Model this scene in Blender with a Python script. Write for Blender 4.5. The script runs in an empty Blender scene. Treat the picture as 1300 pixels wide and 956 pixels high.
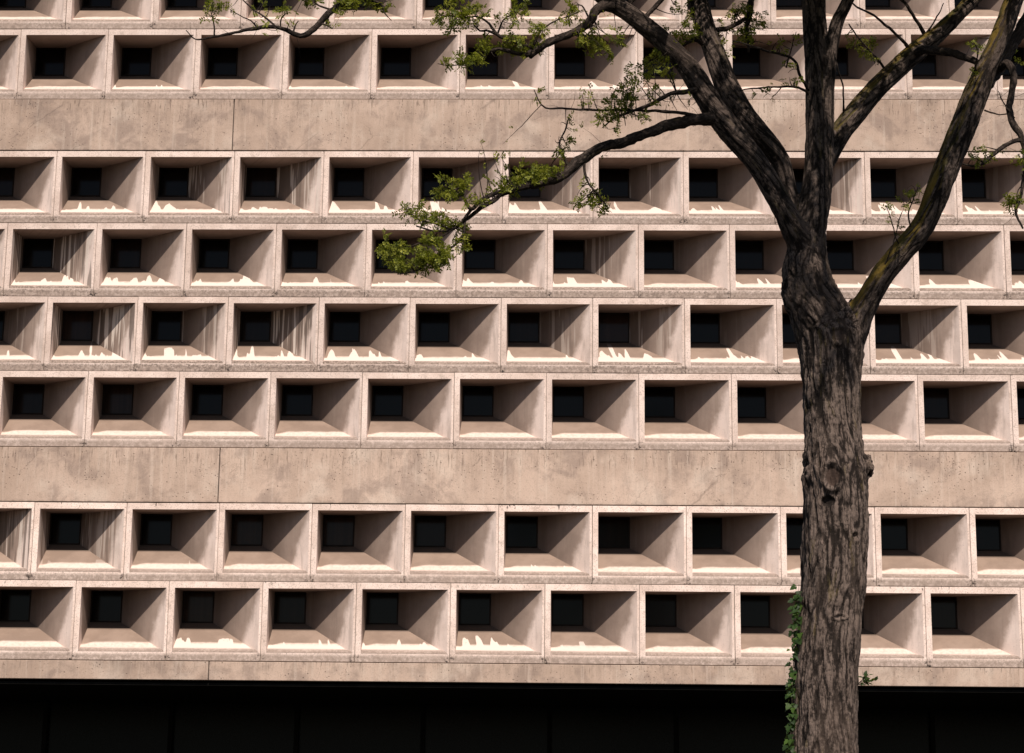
import bpy, bmesh, math, random
import numpy as np
from mathutils import Vector, Matrix, noise as mnoise

random.seed(7); rng = np.random.default_rng(7)
scene = bpy.context.scene
col = scene.collection

# ------------------------------------------------------------------ camera
FPX = 2662.0
CAM = Vector((-0.2285, -26.6624, -8.9215))
ROT = (1.8031, -0.0107, 0.0284)
cam = bpy.data.cameras.new('camera'); camo = bpy.data.objects.new('camera', cam); col.objects.link(camo)
camo.location = CAM; camo.rotation_euler = ROT
cam.sensor_fit = 'HORIZONTAL'; cam.sensor_width = 36.0; cam.lens = FPX/1300*36
cam.shift_y = -44.5/1300; cam.clip_end = 3000
scene.camera = camo
RM = camo.rotation_euler.to_matrix()

def at(px, py, Y):
    d = RM @ Vector(((px-650)/FPX, -(py-433.5)/FPX, -1))
    return CAM + d*((Y-CAM.y)/d.y)
def mpp(Y):                       # metres per photo pixel at depth Y
    return (Y-CAM.y)/FPX*1.02

# ------------------------------------------------------------------ helpers
def tag(o, label=None, cat=None, group=None, kind=None):
    if label: o['label'] = label
    if cat: o['category'] = cat
    if group: o['group'] = group
    if kind: o['kind'] = kind
def link(name, me, parent=None, mats=()):
    o = bpy.data.objects.new(name, me); col.objects.link(o)
    for m in mats: me.materials.append(m)
    if parent: o.parent = parent
    return o
def empty(name, loc):
    o = bpy.data.objects.new(name, None); col.objects.link(o); o.location = loc; o.empty_display_size = .3
    return o
def pydata(name, v, f, smooth=False, mi=None):
    me = bpy.data.meshes.new(name); me.from_pydata([tuple(p) for p in v], [], [tuple(q) for q in f])
    if smooth: me.polygons.foreach_set('use_smooth', [True]*len(me.polygons))
    if mi is not None: me.polygons.foreach_set('material_index', mi)
    me.update(); return me
def box(v, f, x0, x1, y0, y1, z0, z1):
    b = len(v)
    v += [(x0,y0,z0),(x1,y0,z0),(x1,y1,z0),(x0,y1,z0),(x0,y0,z1),(x1,y0,z1),(x1,y1,z1),(x0,y1,z1)]
    f += [(b,b+3,b+2,b+1),(b+4,b+5,b+6,b+7),(b,b+1,b+5,b+4),(b+1,b+2,b+6,b+5),(b+2,b+3,b+7,b+6),(b+3,b,b+4,b+7)]

# ------------------------------------------------------------------ node kit
class NT:
    def __init__(s, name):
        s.m = bpy.data.materials.new(name); s.m.use_nodes = True
        s.t = s.m.node_tree; s.n = s.t.nodes; s.n.clear()
        s.out = s.n.new('ShaderNodeOutputMaterial'); s.b = s.n.new('ShaderNodeBsdfPrincipled')
        s.t.links.new(s.b.outputs[0], s.out.inputs[0])
    def put(s, sock, v):
        if v is None: return
        if isinstance(v, bpy.types.NodeSocket): s.t.links.new(v, sock)
        elif isinstance(v, (tuple, list)) and sock.type == 'RGBA': sock.default_value = (*v[:3], 1)
        else: sock.default_value = v
    def math(s, op, a, b=None, c=None, clamp=False):
        n = s.n.new('ShaderNodeMath'); n.operation = op; n.use_clamp = clamp
        for i, v in enumerate((a, b, c)):
            if v is not None: s.put(n.inputs[i], v)
        return n.outputs[0]
    def vmath(s, op, a, b):
        n = s.n.new('ShaderNodeVectorMath'); n.operation = op; s.put(n.inputs[0], a); s.put(n.inputs[1], b); return n.outputs[0]
    def coord(s): return s.n.new('ShaderNodeTexCoord').outputs['Object']
    def sep(s, v):
        n = s.n.new('ShaderNodeSeparateXYZ'); s.put(n.inputs[0], v); return n.outputs
    def comb(s, x, y, z):
        n = s.n.new('ShaderNodeCombineXYZ')
        for i, v in enumerate((x, y, z)): s.put(n.inputs[i], v)
        return n.outputs[0]
    def attr(s, name, typ='OBJECT'):
        n = s.n.new('ShaderNodeAttribute'); n.attribute_type = typ; n.attribute_name = name; return n
    def noise(s, v, scale, detail=4, rough=.55, dist=0):
        n = s.n.new('ShaderNodeTexNoise'); s.put(n.inputs['Vector'], v)
        n.inputs['Scale'].default_value = scale; n.inputs['Detail'].default_value = detail
        n.inputs['Roughness'].default_value = rough; n.inputs['Distortion'].default_value = dist
        return n.outputs[0]
    def voro(s, v, scale, feature='F1'):
        n = s.n.new('ShaderNodeTexVoronoi'); n.feature = feature; s.put(n.inputs['Vector'], v); n.inputs['Scale'].default_value = scale
        return n.outputs['Distance']
    def map(s, v, a, b, c=0., d=1., smooth=True):
        n = s.n.new('ShaderNodeMapRange'); n.interpolation_type = 'SMOOTHSTEP' if smooth else 'LINEAR'
        for i, x in enumerate((v, a, b, c, d)): s.put(n.inputs[i], x)
        return n.outputs[0]
    def mix(s, fac, a, b, typ='MIX'):
        n = s.n.new('ShaderNodeMix'); n.data_type = 'RGBA'; n.blend_type = typ
        s.put(n.inputs[0], fac); s.put(n.inputs[6], a); s.put(n.inputs[7], b); return n.outputs[2]
    def bump(s, h, strength, dist):
        n = s.n.new('ShaderNodeBump'); s.put(n.inputs['Height'], h); n.inputs['Strength'].default_value = strength
        n.inputs['Distance'].default_value = dist; s.put(s.b.inputs['Normal'], n.outputs[0])
    def done(s, colour, rough=.9, spec=.2):
        s.put(s.b.inputs['Base Color'], colour); s.put(s.b.inputs['Roughness'], rough)
        s.put(s.b.inputs['Specular IOR Level'], spec); return s.m

W, H, B1, B2 = 1.2, 1.0101, .7334, .7258
FL, FR, FT, FB = .0738, .0329, .0854, .108
PXL, PXR, PZT, PZB, PD = .0826, .4924, .0693, .4788, .5313

def seeded(k):
    c = k.coord(); sd = k.attr('seed').outputs['Fac']
    off = k.comb(k.math('MULTIPLY', sd, 13.7), k.math('MULTIPLY', sd, 7.3), k.math('MULTIPLY', sd, 5.1))
    return c, k.vmath('ADD', c, off)

def mat_frame():
    k = NT('concrete_frame'); c, p = seeded(k); x, y, z = k.sep(c)
    big = k.noise(p, 2.2, 5, .6)
    base = k.mix(k.map(big, .35, .68), (.84,.675,.60), (.66,.51,.44))
    tone = k.attr('tone').outputs['Fac']
    base = k.mix(1., base, k.comb(tone, tone, tone), 'MULTIPLY')
    fine = k.noise(p, 70, 3, .7)
    base = k.mix(k.map(fine, .50, .70, 0, .62), base, (.27,.205,.17)); base = k.mix(k.map(k.noise(p, 9, 5, .7), .52, .68, 0, .4), base, (.36,.275,.225))
    pit = k.voro(p, 48); pitm = k.math('MULTIPLY', k.map(pit, .13, .22, 1, 0), k.map(k.noise(p, 6, 2), .47, .62))
    base = k.mix(k.math('MULTIPLY', pitm, .75), base, (.12,.09,.075))
    # grime caught under the rounded lip and near the joints
    lip = k.math('MULTIPLY', k.map(z, -.985, -.945), k.map(z, -.925, -.90, 1, 0))
    gr = k.math('MULTIPLY', lip, k.map(k.noise(p, 38, 4, .7), .42, .62))
    gr = k.math('MULTIPLY', gr, k.attr('grime').outputs['Fac'])
    base = k.mix(gr, base, (.10,.078,.062))
    low = k.math('MULTIPLY', k.map(z, -.955, -.90, 1, 0), k.map(k.noise(p, 20, 4, .7), .3, .62, .45, .95))
    base = k.mix(low, base, (.36,.275,.23))
    lg = k.math('MULTIPLY', k.map(z, -.945, -.915, 1, 0), k.math('MULTIPLY', k.attr('grime').outputs['Fac'], k.map(k.noise(p, 30, 4, .75), .42, .62, 0, .75)))
    base = k.mix(lg, base, (.16,.12,.10))
    # dark drip marks on the top edge
    sx = k.noise(k.comb(k.sep(p)[0], k.sep(p)[1], k.math('MULTIPLY', k.sep(p)[2], .25)), 34, 2, .5)
    topm = k.math('MULTIPLY', k.map(z, -.075, -.02), k.map(sx, .63, .70))
    topm = k.math('MULTIPLY', topm, k.map(k.noise(p, 2.3, 1), .5, .6))
    base = k.mix(k.math('MULTIPLY', topm, k.attr('topdrip').outputs['Fac']), base, (.05,.04,.035))
    # stained corners at the joints
    cx = k.math('MINIMUM', x, k.math('SUBTRACT', W, x)); cz = k.math('ADD', z, H)
    cr = k.math('MULTIPLY', k.map(cx, .03, .09, 1, 0), k.map(cz, .02, .16, 1, 0))
    cr = k.math('MULTIPLY', cr, k.map(k.noise(p, 26, 4, .7), .51, .60))
    base = k.mix(cr, base, (.045,.034,.03))
    k.bump(k.math('SUBTRACT', k.math('MULTIPLY', fine, .6), pitm), .7, .006)
    return k.done(base)

def mat_sill():
    k = NT('concrete_sill'); c, p = seeded(k); x, y, z = k.sep(c); px_, py_, pz_ = k.sep(p)
    big = k.noise(p, 3, 4, .6)
    base = k.mix(k.map(big, .35, .65), (.315,.228,.180), (.255,.182,.142))       # sheltered, dusty
    base = k.mix(k.map(k.noise(p, 90, 2, .6), .55, .75, 0, .3), base, (.17,.125,.10))
    # rain-washed nose, its upper limit dipping towards the side walls
    side = k.math('MAXIMUM', k.map(x, .08, .26, 1, 0), k.map(x, .95, 1.2, 0, .15))
    lim = k.math('ADD', k.math('SUBTRACT', .172, k.math('MULTIPLY', side, .045)), k.math('MULTIPLY', k.math('SUBTRACT', k.noise(k.comb(px_, 0., 7.), 5, 3, .6), .5), .045))
    nose = k.map(k.math('SUBTRACT', y, lim), -.018, .022, 1, 0)
    washed = k.mix(k.map(k.noise(p, 22, 4, .65), .42, .66), (.74,.585,.51), (.63,.49,.42))
    base = k.mix(nose, base, washed)
    # white lime runs
    d = k.attr('drip').outputs['Fac']; t = k.math('DIVIDE', k.math('SUBTRACT', y, .145), .27)
    h = k.math('ADD', px_, k.math('MULTIPLY', y, .22))
    f1 = k.noise(k.comb(h, k.math('MULTIPLY', t, .03), 3.1), 9.5, 1.6, .45)
    f2 = k.noise(k.comb(px_, 0., 1.7), 2.3, 0, .5)
    env = k.math('MULTIPLY', k.map(f2, .36, .60), k.map(x, .92, 1.1, 1, 0))      # only part of the width
    tall = k.math('MULTIPLY', env, k.map(f1, k.math('SUBTRACT', .60, k.math('MULTIPLY', d, .2)), .66, 0., 1.25))
    reach = k.math('ADD', k.math('MULTIPLY', tall, k.math('ADD', .25, d)), k.math('MULTIPLY', k.math('MULTIPLY', env, k.map(d, .2, .5)), k.map(f1, .34, .56, -.05, .22)))
    reach = k.math('ADD', reach, k.math('MULTIPLY', k.math('SUBTRACT', k.noise(p, 55, 2), .5), .12))
    dm = k.math('MULTIPLY', k.map(k.math('SUBTRACT', reach, t), -.03, .06), k.map(d, .02, .08))
    dm = k.math('MULTIPLY', dm, k.map(y, .045, .085))
    dm = k.math('MULTIPLY', dm, k.map(k.noise(p, 34, 3, .6), .28, .40, .55, 1.))
    base = k.mix(dm, base, (.72,.60,.535))
    base = k.mix(k.map(y, .385, .43, 0, .82), base, (.05,.034,.026))  # shadow at the rear of the sill, deepened in its colour
    base = k.mix(k.math('MULTIPLY', k.map(y, .0, .105, 1, 0), k.map(k.noise(p, 24, 4, .7), .3, .6, .55, .9)), base, (.37,.275,.23))
    grain = k.noise(p, 120, 2, .6)
    # dark lichen specks under the nose
    lip = k.math('MULTIPLY', k.map(y, .03, .06, 1, 0), k.map(k.noise(p, 46, 4, .75), .38, .60))
    base = k.mix(k.math('MULTIPLY', lip, k.math('MULTIPLY_ADD', k.attr('grime').outputs['Fac'], .7, .15)), base, (.16,.12,.095))
    k.bump(k.math('ADD', k.math('MULTIPLY', grain, .5), k.math('MULTIPLY', dm, .6)), .3, .004)
    return k.done(base, .85)

def mat_cheek(name, wall):
    k = NT(name); c, p = seeded(k); x, y, z = k.sep(c); px_, py_, pz_ = k.sep(p)
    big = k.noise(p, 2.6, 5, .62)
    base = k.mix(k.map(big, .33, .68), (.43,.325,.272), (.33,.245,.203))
    s = k.attr('streak').outputs['Fac']
    if wall:                                                                   # rain washes the outer edge of the walls
        down = k.map(z, -.9, -.085, 1, 0, False)
        lim = k.math('ADD', k.math('MULTIPLY', k.math('POWER', down, 1.15), .20), k.math('MULTIPLY', k.math('SUBTRACT', k.noise(p, 4, 4, .65), .5), .16))
        wsh = k.map(k.math('SUBTRACT', y, lim), -.035, .05, 1, 0)
        base = k.mix(wsh, base, k.mix(k.map(big, .3, .7), (.86,.70,.63), (.73,.58,.51)))
    base = k.mix(k.map(y, .08, .46, 0, .78, False), base, (.06,.043,.035))  # recess shade painted into the colour, darker towards the pane
    g = k.noise(p, 60, 3, .65)
    faint = k.map(k.noise(k.comb(py_, 0., k.math('MULTIPLY', pz_, .10)), 20, 3, .6), .48, .7, 0, .3)
    base = k.mix(faint, base, (.20,.15,.12))
    if wall:
        st = k.noise(k.comb(py_, 0., k.math('MULTIPLY', pz_, .03)), 21, 2, .6)
        zone = k.map(k.noise(k.comb(py_, 0., 4.), 4, 1), .40, .52)
        dark = k.math('MULTIPLY', k.map(st, .53, .57), s); light = k.math('MULTIPLY', k.map(st, .47, .43), s)
        zone = k.math('MAXIMUM', zone, k.map(s, .6, .9))
        base = k.mix(k.math('MULTIPLY', k.math('MULTIPLY', dark, zone), .8), base, (.13,.098,.08))
        base = k.mix(k.math('MULTIPLY', k.math('MULTIPLY', light, zone), .75), base, (.80,.69,.61))
    else:
        sp = k.math('MULTIPLY', k.map(k.noise(k.comb(k.math('ADD', px_, k.math('MULTIPLY', py_, .5)), 0., 0.), 16, 3), .5, .62), s)
        base = k.mix(k.math('MULTIPLY', sp, .5), base, (.15,.105,.08))
    base = k.mix(k.map(g, .56, .75, 0, .35), base, (.18,.135,.11))
    k.bump(g, .3, .003)
    return k.done(base)

def mat_band():
    k = NT('concrete_band'); c, p = seeded(k); x, y, z = k.sep(c); px_, py_, pz_ = k.sep(p)
    hgt = k.attr('height').outputs['Fac']                      # z runs 0 (top) to -height
    v = k.math('DIVIDE', k.math('MULTIPLY', z, -1.), hgt)      # 0 top, 1 bottom
    big = k.noise(p, .8, 6, .62, .4); mid = k.noise(p, 3.6, 6, .68, .6)
    base = k.mix(k.map(big, .32, .68), (.58,.44,.365), (.42,.31,.25))
    base = k.mix(k.map(k.math('ADD', k.math('MULTIPLY', mid, .5), k.math('MULTIPLY', k.noise(p, 1.3, 5, .62, .8), .5)), .47, .60, 0, .65), base, (.28,.21,.18))
    base = k.mix(k.map(k.noise(p, 1.7, 4, .6), .52, .7, 0, .55), base, (.64,.525,.45))
    ve = k.noise(k.comb(px_, 0., k.math('MULTIPLY', pz_, .07)), 9, 5, .7)
    base = k.mix(k.math('MULTIPLY', k.map(ve, .46, .66), k.map(v, 0, 1.1, .38, .06)), base, (.25,.19,.155))
    ve2 = k.noise(k.comb(px_, 3., k.math('MULTIPLY', pz_, .05)), 15, 3, .6)
    base = k.mix(k.math('MULTIPLY', k.map(ve2, .52, .7), .38), base, (.64,.525,.45))
    ve3 = k.noise(k.comb(px_, 9., k.math('MULTIPLY', pz_, .12)), 38, 3, .6)
    drip = k.math('MULTIPLY', k.map(ve3, .56, .66), k.map(k.math('ADD', v, k.math('MULTIPLY', k.noise(p, 5, 2), -.5)), -.2, .35, 1, 0))
    base = k.mix(k.math('MULTIPLY', drip, .7), base, (.17,.125,.10))
    fine = k.noise(p, 55, 4, .75)
    base = k.mix(k.map(fine, .5, .75, 0, .55), base, (.22,.17,.14))
    zone = k.map(k.noise(p, 1.6, 2), .46, .6)
    pit = k.voro(k.vmath('ADD', p, k.comb(k.math('MULTIPLY', fine, .02), 0., 0.)), 24)
    pm = k.math('MULTIPLY', k.map(pit, .10, .20, 1, 0), zone)
    pm2 = k.math('MULTIPLY', k.map(k.voro(p, 9), .05, .09, 1, 0), .9)
    pm = k.math('MAXIMUM', pm, pm2)
    base = k.mix(k.math('MULTIPLY', pm, .8), base, (.09,.065,.05))
    # hairline cracks
    dv = k.noise(p, 4, 4, .6)
    cv = k.voro(k.vmath('ADD', p, k.comb(k.math('MULTIPLY', dv, 1.1), 0., k.math('MULTIPLY', dv, .9))), 1.5, 'DISTANCE_TO_EDGE')
    crk = k.math('MULTIPLY', k.map(cv, .0, .011, 1, 0), k.map(k.noise(p, 1.1, 2), .5, .58))
    base = k.mix(k.math('MULTIPLY', crk, .4), base, (.13,.10,.085))
    edge = k.math('MULTIPLY', k.map(v, .93, 1.0), k.map(k.noise(p, 12, 4, .7), .4, .65))
    base = k.mix(k.math('MULTIPLY', edge, .6), base, (.15,.115,.095))
    k.bump(k.math('SUBTRACT', k.math('ADD', k.math('MULTIPLY', fine, .5), k.math('MULTIPLY', mid, .6)), pm), .55, .008)
    tone = k.attr('tone').outputs['Fac']
    base = k.mix(1., base, k.comb(tone, k.math('MULTIPLY', tone, .985), k.math('MULTIPLY', tone, .96)), 'MULTIPLY')
    return k.done(base)

def mat_plain(name, c, rough=.8, spec=.2, var=.3, scale=6):
    k = NT(name); p = k.coord()
    b = k.mix(k.map(k.noise(p, scale, 4), .35, .65), c, tuple(q*(1-var) for q in c))
    return k.done(b, rough, spec)

def mat_glass():
    k = NT('dark_window_glass'); c, p = seeded(k)
    t = k.attr('blind').outputs['Fac']
    b = k.mix(k.math('MULTIPLY', t, k.map(k.noise(k.comb(k.sep(p)[0], 0., 0.), 9, 2), .3, .7, .5, 1.)), (.0030,.0022,.0020), (.030,.017,.012))
    return k.done(b, .12, .12)

def mat_bark(moss, dark=1., name='furrowed_bark'):
    k = NT(name)
    q = k.attr('bark', 'GEOMETRY').outputs['Vector']; fur = k.attr('furrow', 'GEOMETRY').outputs['Fac']
    scar = k.attr('scar', 'GEOMETRY').outputs['Fac']
    n1 = k.noise(q, 34, 5, .75, .4); n2 = k.noise(q, 7, 3, .6); n3 = k.noise(q, 95, 3, .7)
    n4 = k.noise(k.attr('pos', 'GEOMETRY').outputs['Vector'], 48, 4, .75, .3); h = k.math('ADD', k.math('MULTIPLY', fur, .62), k.math('ADD', k.math('MULTIPLY', k.math('SUBTRACT', n1, .5), .9), k.math('ADD', k.math('MULTIPLY', k.math('SUBTRACT', n3, .5), 1.1), k.math('MULTIPLY', k.math('SUBTRACT', n4, .5), 1.2))))
    base = k.mix(k.map(h, .10, .72), (.018,.0135,.0115), (.178,.133,.111))
    base = k.mix(k.map(h, .8, 1.3), base, (.29,.225,.19))
    n5 = k.noise(k.vmath('ADD', q, (3., 1., 2.)), 24, 2, .55, .25); fis = k.map(k.math('ABSOLUTE', k.math('SUBTRACT', n5, .5)), .004, .035)
    base = k.mix(k.math('MULTIPLY', k.math('SUBTRACT', 1., fis), .85), base, (.018,.013,.011))
    base = k.mix(k.map(n2, .45, .7, 0, .4), base, (.12,.086,.069))
    base = k.mix(k.map(k.noise(q, 16, 4, .7), .60, .68, 0, .30), base, (.20,.15,.06))
    if moss:
        g = k.n.new('ShaderNodeNewGeometry'); nn = k.sep(g.outputs['Normal'])
        side = k.math('ADD', k.math('MULTIPLY', nn[2], .55), k.math('MULTIPLY', nn[0], -.75))
        mm = k.math('MULTIPLY', k.map(side, .05, .45), k.map(k.noise(q, 9, 5, .75), .36, .52))
        mc = k.mix(k.map(k.noise(q, 22, 3), .4, .62), (.26,.17,.030), (.10,.085,.024))
        base = k.mix(k.math('MULTIPLY', mm, .85), base, mc)
    base = k.mix(1., base, (dark, dark, dark), 'MULTIPLY')
    base = k.mix(scar, base, k.mix(k.map(n1, .35, .65), (.075,.050,.040), (.035,.023,.019)))
    k.bump(k.math('ADD', k.math('MULTIPLY', n1, .7), k.math('ADD', k.math('MULTIPLY', n3, .5), k.math('MULTIPLY', n4, .6))), 1., .014)
    return k.done(base, .92, .12)

def mat_leaf(name, a, b, c):
    k = NT(name); n = k.attr('leafrnd', 'GEOMETRY').outputs['Fac']
    base = k.mix(k.map(n, 0, .6), a, b); base = k.mix(k.map(n, .7, 1.), base, c)
    k.done(base, .55, .3)
    tr = k.n.new('ShaderNodeBsdfTranslucent'); k.put(tr.inputs[0], k.mix(.4, base, (.45,.50,.04)))
    ms = k.n.new('ShaderNodeMixShader'); ms.inputs[0].default_value = .38
    k.t.links.new(k.b.outputs[0], ms.inputs[1]); k.t.links.new(tr.outputs[0], ms.inputs[2]); k.t.links.new(ms.outputs[0], k.out.inputs[0])
    return k.m

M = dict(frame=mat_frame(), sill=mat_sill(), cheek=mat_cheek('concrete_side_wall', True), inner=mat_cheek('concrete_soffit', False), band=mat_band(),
         mortar=mat_plain('joint_mortar', (.30,.235,.19), .95), glass=mat_glass(),
         bronze=mat_plain('dark_bronze_trim', (.016,.010,.007), .6, .1), core=mat_plain('dark_concrete_core', (.10,.085,.075)),
         shade=mat_plain('dark_painted_soffit', (.012,.011,.010), .9, .05), darkglass=mat_plain('dark_storefront_glass', (.003,.003,.0035), .25, .1),
         bark=mat_bark(False), limb=mat_bark(False, .66, 'limb_bark'), moss=mat_bark(True, .72, 'mossy_bark'),
         leaf=mat_leaf('locust_leaf', (.075,.095,.013), (.19,.205,.023), (.37,.355,.05)),
         ivy=mat_leaf('ivy_leaf', (.020,.045,.012), (.035,.075,.016), (.09,.16,.03)),
         ground=mat_plain('paved_ground', (.040,.035,.028), .95, .1, .35, .8))

# ------------------------------------------------------------------ the building
def row_top(r):
    if r <= 1: return B1+(2-r)*H
    if r <= 5: return -(r-2)*H
    return -4*H-B2-(r-6)*H
BASE = row_top(7)-H
bld = empty('concrete_building', (0, 0, 0))
tag(bld, 'pale weathered concrete building front with staggered rows of deep square recessed windows', 'building')

def surround_mesh():
    bm = bmesh.new(); V = lambda *p: bm.verts.new(p)
    g, fd = .003, .012
    o = [V(g,0,-g), V(W-g,0,-g), V(W-g,0,-H+g), V(g,0,-H+g)]
    ob = [V(g,fd,-g), V(W-g,fd,-g), V(W-g,fd,-H+g), V(g,fd,-H+g)]
    fl = [V(0,fd,0), V(W,fd,0), V(W,fd,-H), V(0,fd,-H)]
    TL, TR, BR, BL = i = [V(FL,0,-FT), V(W-FR,0,-FT), V(W-FR,0,-H+FB), V(FL,0,-H+FB)]
    PTL, PTR, PBR, PBL = V(PXL,PD,-PZT), V(PXR,PD,-PZT), V(PXR,PD,-PZB), V(PXL,PD,-PZB)
    def F(vs, m):
        f = bm.faces.new(vs); f.material_index = m; return f
    for a in range(4):
        b = (a+1) % 4
        F((o[a], o[b], i[b], i[a]), 0); F((o[b], o[a], ob[a], ob[b]), 0); F((ob[b], ob[a], fl[a], fl[b]), 4)
    xl = lambda y: FL+(PXL-FL)*y/PD
    xr = lambda y: W-FR-(W-FR-PXR)*y/PD
    ln = math.hypot(PD, H-FB-PZB); ty, tz = PD/ln, (H-FB-PZB)/ln          # the slope of the sill
    rows = [(BL, BR)]
    b0, b1, b2 = (0., -H+FB), (0., -H+FB+.045), (ty*.10, -H+FB+.022+tz*.10)
    b2 = (b2[0], -H+FB+(b2[0])*(H-FB-PZB)/PD)
    for j in range(1, 9):
        t = j/8; y, z = ((1-t)**2*b0[q]+2*t*(1-t)*b1[q]+t*t*b2[q] for q in (0, 1))
        rows.append((V(xl(y), y, z), V(xr(y), y, z)))
    rows.append((PBL, PBR))
    for q in range(len(rows)-1):
        fc = F((rows[q][0], rows[q][1], rows[q+1][1], rows[q+1][0]), 1); fc.smooth = q < len(rows)-2
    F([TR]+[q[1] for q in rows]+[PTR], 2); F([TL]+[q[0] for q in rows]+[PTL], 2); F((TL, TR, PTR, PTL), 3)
    bmesh.ops.recalc_face_normals(bm, faces=bm.faces)
    # outward normals face -y
    if sum(f.normal.y*f.calc_area() for f in bm.faces if f.material_index == 0) > 0:
        bmesh.ops.reverse_faces(bm, faces=bm.faces)
    e = lambda a, b: bm.edges.get((a, b))
    ed = [x for x in bm.edges if all(abs(v.co.y) < 1e-6 for v in x.verts) and len(x.link_faces) == 2
          and any(f.material_index in (2, 3, 5) for f in x.link_faces) and any(f.material_index == 0 for f in x.link_faces)]
    r = bmesh.ops.bevel(bm, geom=ed, offset=.009, offset_type='OFFSET', segments=3, profile=.5, affect='EDGES', clamp_overlap=True)
    for f in r['faces']: f.smooth = True; f.material_index = 0
    oe = [x for x in bm.edges if all(abs(v.co.y) < 1e-6 for v in x.verts) and any(abs(f.normal.y) < .1 and f.material_index == 0 for f in x.link_faces)
          and all(min(abs(v.co.x-g), abs(v.co.x-W+g), abs(v.co.z+g), abs(v.co.z+H-g)) < 1e-5 for v in x.verts)]
    bmesh.ops.bevel(bm, geom=oe, offset=.004, offset_type='OFFSET', segments=2, profile=.5, affect='EDGES', clamp_overlap=True)
    me = bpy.data.meshes.new('window_surround'); bm.to_mesh(me); bm.free()
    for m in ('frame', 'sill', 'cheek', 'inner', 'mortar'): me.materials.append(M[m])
    return me
me_sur = surround_mesh()
fw = .016
v, f = [], []
for x0, x1, z0, z1 in ((PXL, PXR, -PZT-fw, -PZT), (PXL, PXR, -PZB, -PZB+fw), (PXL, PXL+fw, -PZB+fw, -PZT-fw), (PXR-fw, PXR, -PZB+fw, -PZT-fw)):
    box(v, f, x0, x1, PD-.012, PD+.02, z0, z1)
me_frm = pydata('window_frame', v, f); me_frm.materials.append(M['bronze'])
me_pane = pydata('window_pane', [(PXL+fw-.002,PD+.008,-PZB+fw-.002),(PXR-fw+.002,PD+.008,-PZB+fw-.002),(PXR-fw+.002,PD+.008,-PZT-fw+.002),(PXL+fw-.002,PD+.008,-PZT-fw+.002)], [(0,1,2,3)])
me_pane.materials.append(M['glass'])
# (drip, streak) by row and position of the unit's left joint
DS = {2: {-7:(.25,0), -6:(.35,0), -5:(.75,.6), -4:(.5,.8), -3:(.45,0), -2:(.7,.1), -1:(.65,.4), 0:(.65,.45), 1:(.65,0), 2:(.35,.7), 3:(.45,0), 4:(.65,.1)},
      3: {-7.5:(.3,.2), -6.5:(.85,.85), -5.5:(.85,0), -4.5:(.45,0), -3.5:(.55,0), -2.5:(.1,0), -1.5:(.3,0), -.5:(.3,.4), .5:(0,.05), 1.5:(.4,0), 2.5:(.35,0), 3.5:(.5,0), 4.5:(.5,0)},
      4: {-7:(.22,.3), -6:(.95,1.), -5:(.35,.55), -4:(.8,1.), -3:(.6,0), -2:(.35,0), -1:(.3,.35), 0:(.85,.35), 1:(.65,.05), 2:(.55,0), 3:(.8,.25), 4:(.65,0)},
      1: {-5.5:(.2,.05), -3.5:(.25,0), -1.5:(.4,.1), -.5:(.5,0), .5:(.2,.15), 3.5:(.35,0)},
      0: {}, 5: {}, 6: {-7:(0,.9), -6:(.04,.45), -5:(.05,0), -1:(.2,0), 0:(0,0), 1:(.08,0)}, 7: {-4.5:(.12,0), -3.5:(.12,0), -2.5:(.18,0), -1.5:(.32,0), -.5:(.06,0)}}
first = None
def unit(r, u):
    global first
    rr = random.Random(int(r*100+u*7+5000))
    drip, streak = DS[r].get(u, (.0, 0))
    loc = Vector((u*W+rr.uniform(-.001,.001), rr.uniform(-.003,.003), row_top(r)+rr.uniform(-.001,.001)))
    if first is None:
        s = link('window_surround', me_sur, bld)
        kids = [link('window_frame', me_frm, s), link('window_pane', me_pane, s)]
        first = (s, kids)
    else:
        s = first[0].copy(); col.objects.link(s); s.parent = bld; kids = []
        for q in first[1]:
            c = q.copy(); col.objects.link(c); c.parent = s; kids.append(c)
    s.location = loc
    s['drip'] = float(drip); s['streak'] = float(max(streak, .03)); s['seed'] = rr.uniform(0, 10)
    s['grime'] = {0:.55, 1:.5, 2:.9, 3:.9, 4:1., 5:.35, 6:.4, 7:.35}[r]*rr.uniform(.6, 1.1)
    s['topdrip'] = {6:1., 7:1., 2:.5}.get(r, .15); s['tone'] = {0:.93, 1:.93, 2:1.0, 3:.96, 4:.96, 5:1.0, 6:1.14, 7:1.1}[r]*rr.uniform(.92, 1.05)
    kids[1]['seed'] = rr.uniform(0, 10)
    kids[1]['blind'] = 1. if (r, u) in ((5, -5.5), (6, -4), (4, -6), (6, -3), (4, 0), (7, -4.5)) else (.35 if rr.random() < .25 else 0.)
shown = set()
for r in range(8):
    us = [u for u in (np.arange(-7, 5) if r % 2 == 0 else np.arange(-6.5, 5))]
    if r in (1, 3): us = [-7.5]+us
    for u in us: unit(r, float(u)); shown.add((r, float(u)))

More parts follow.
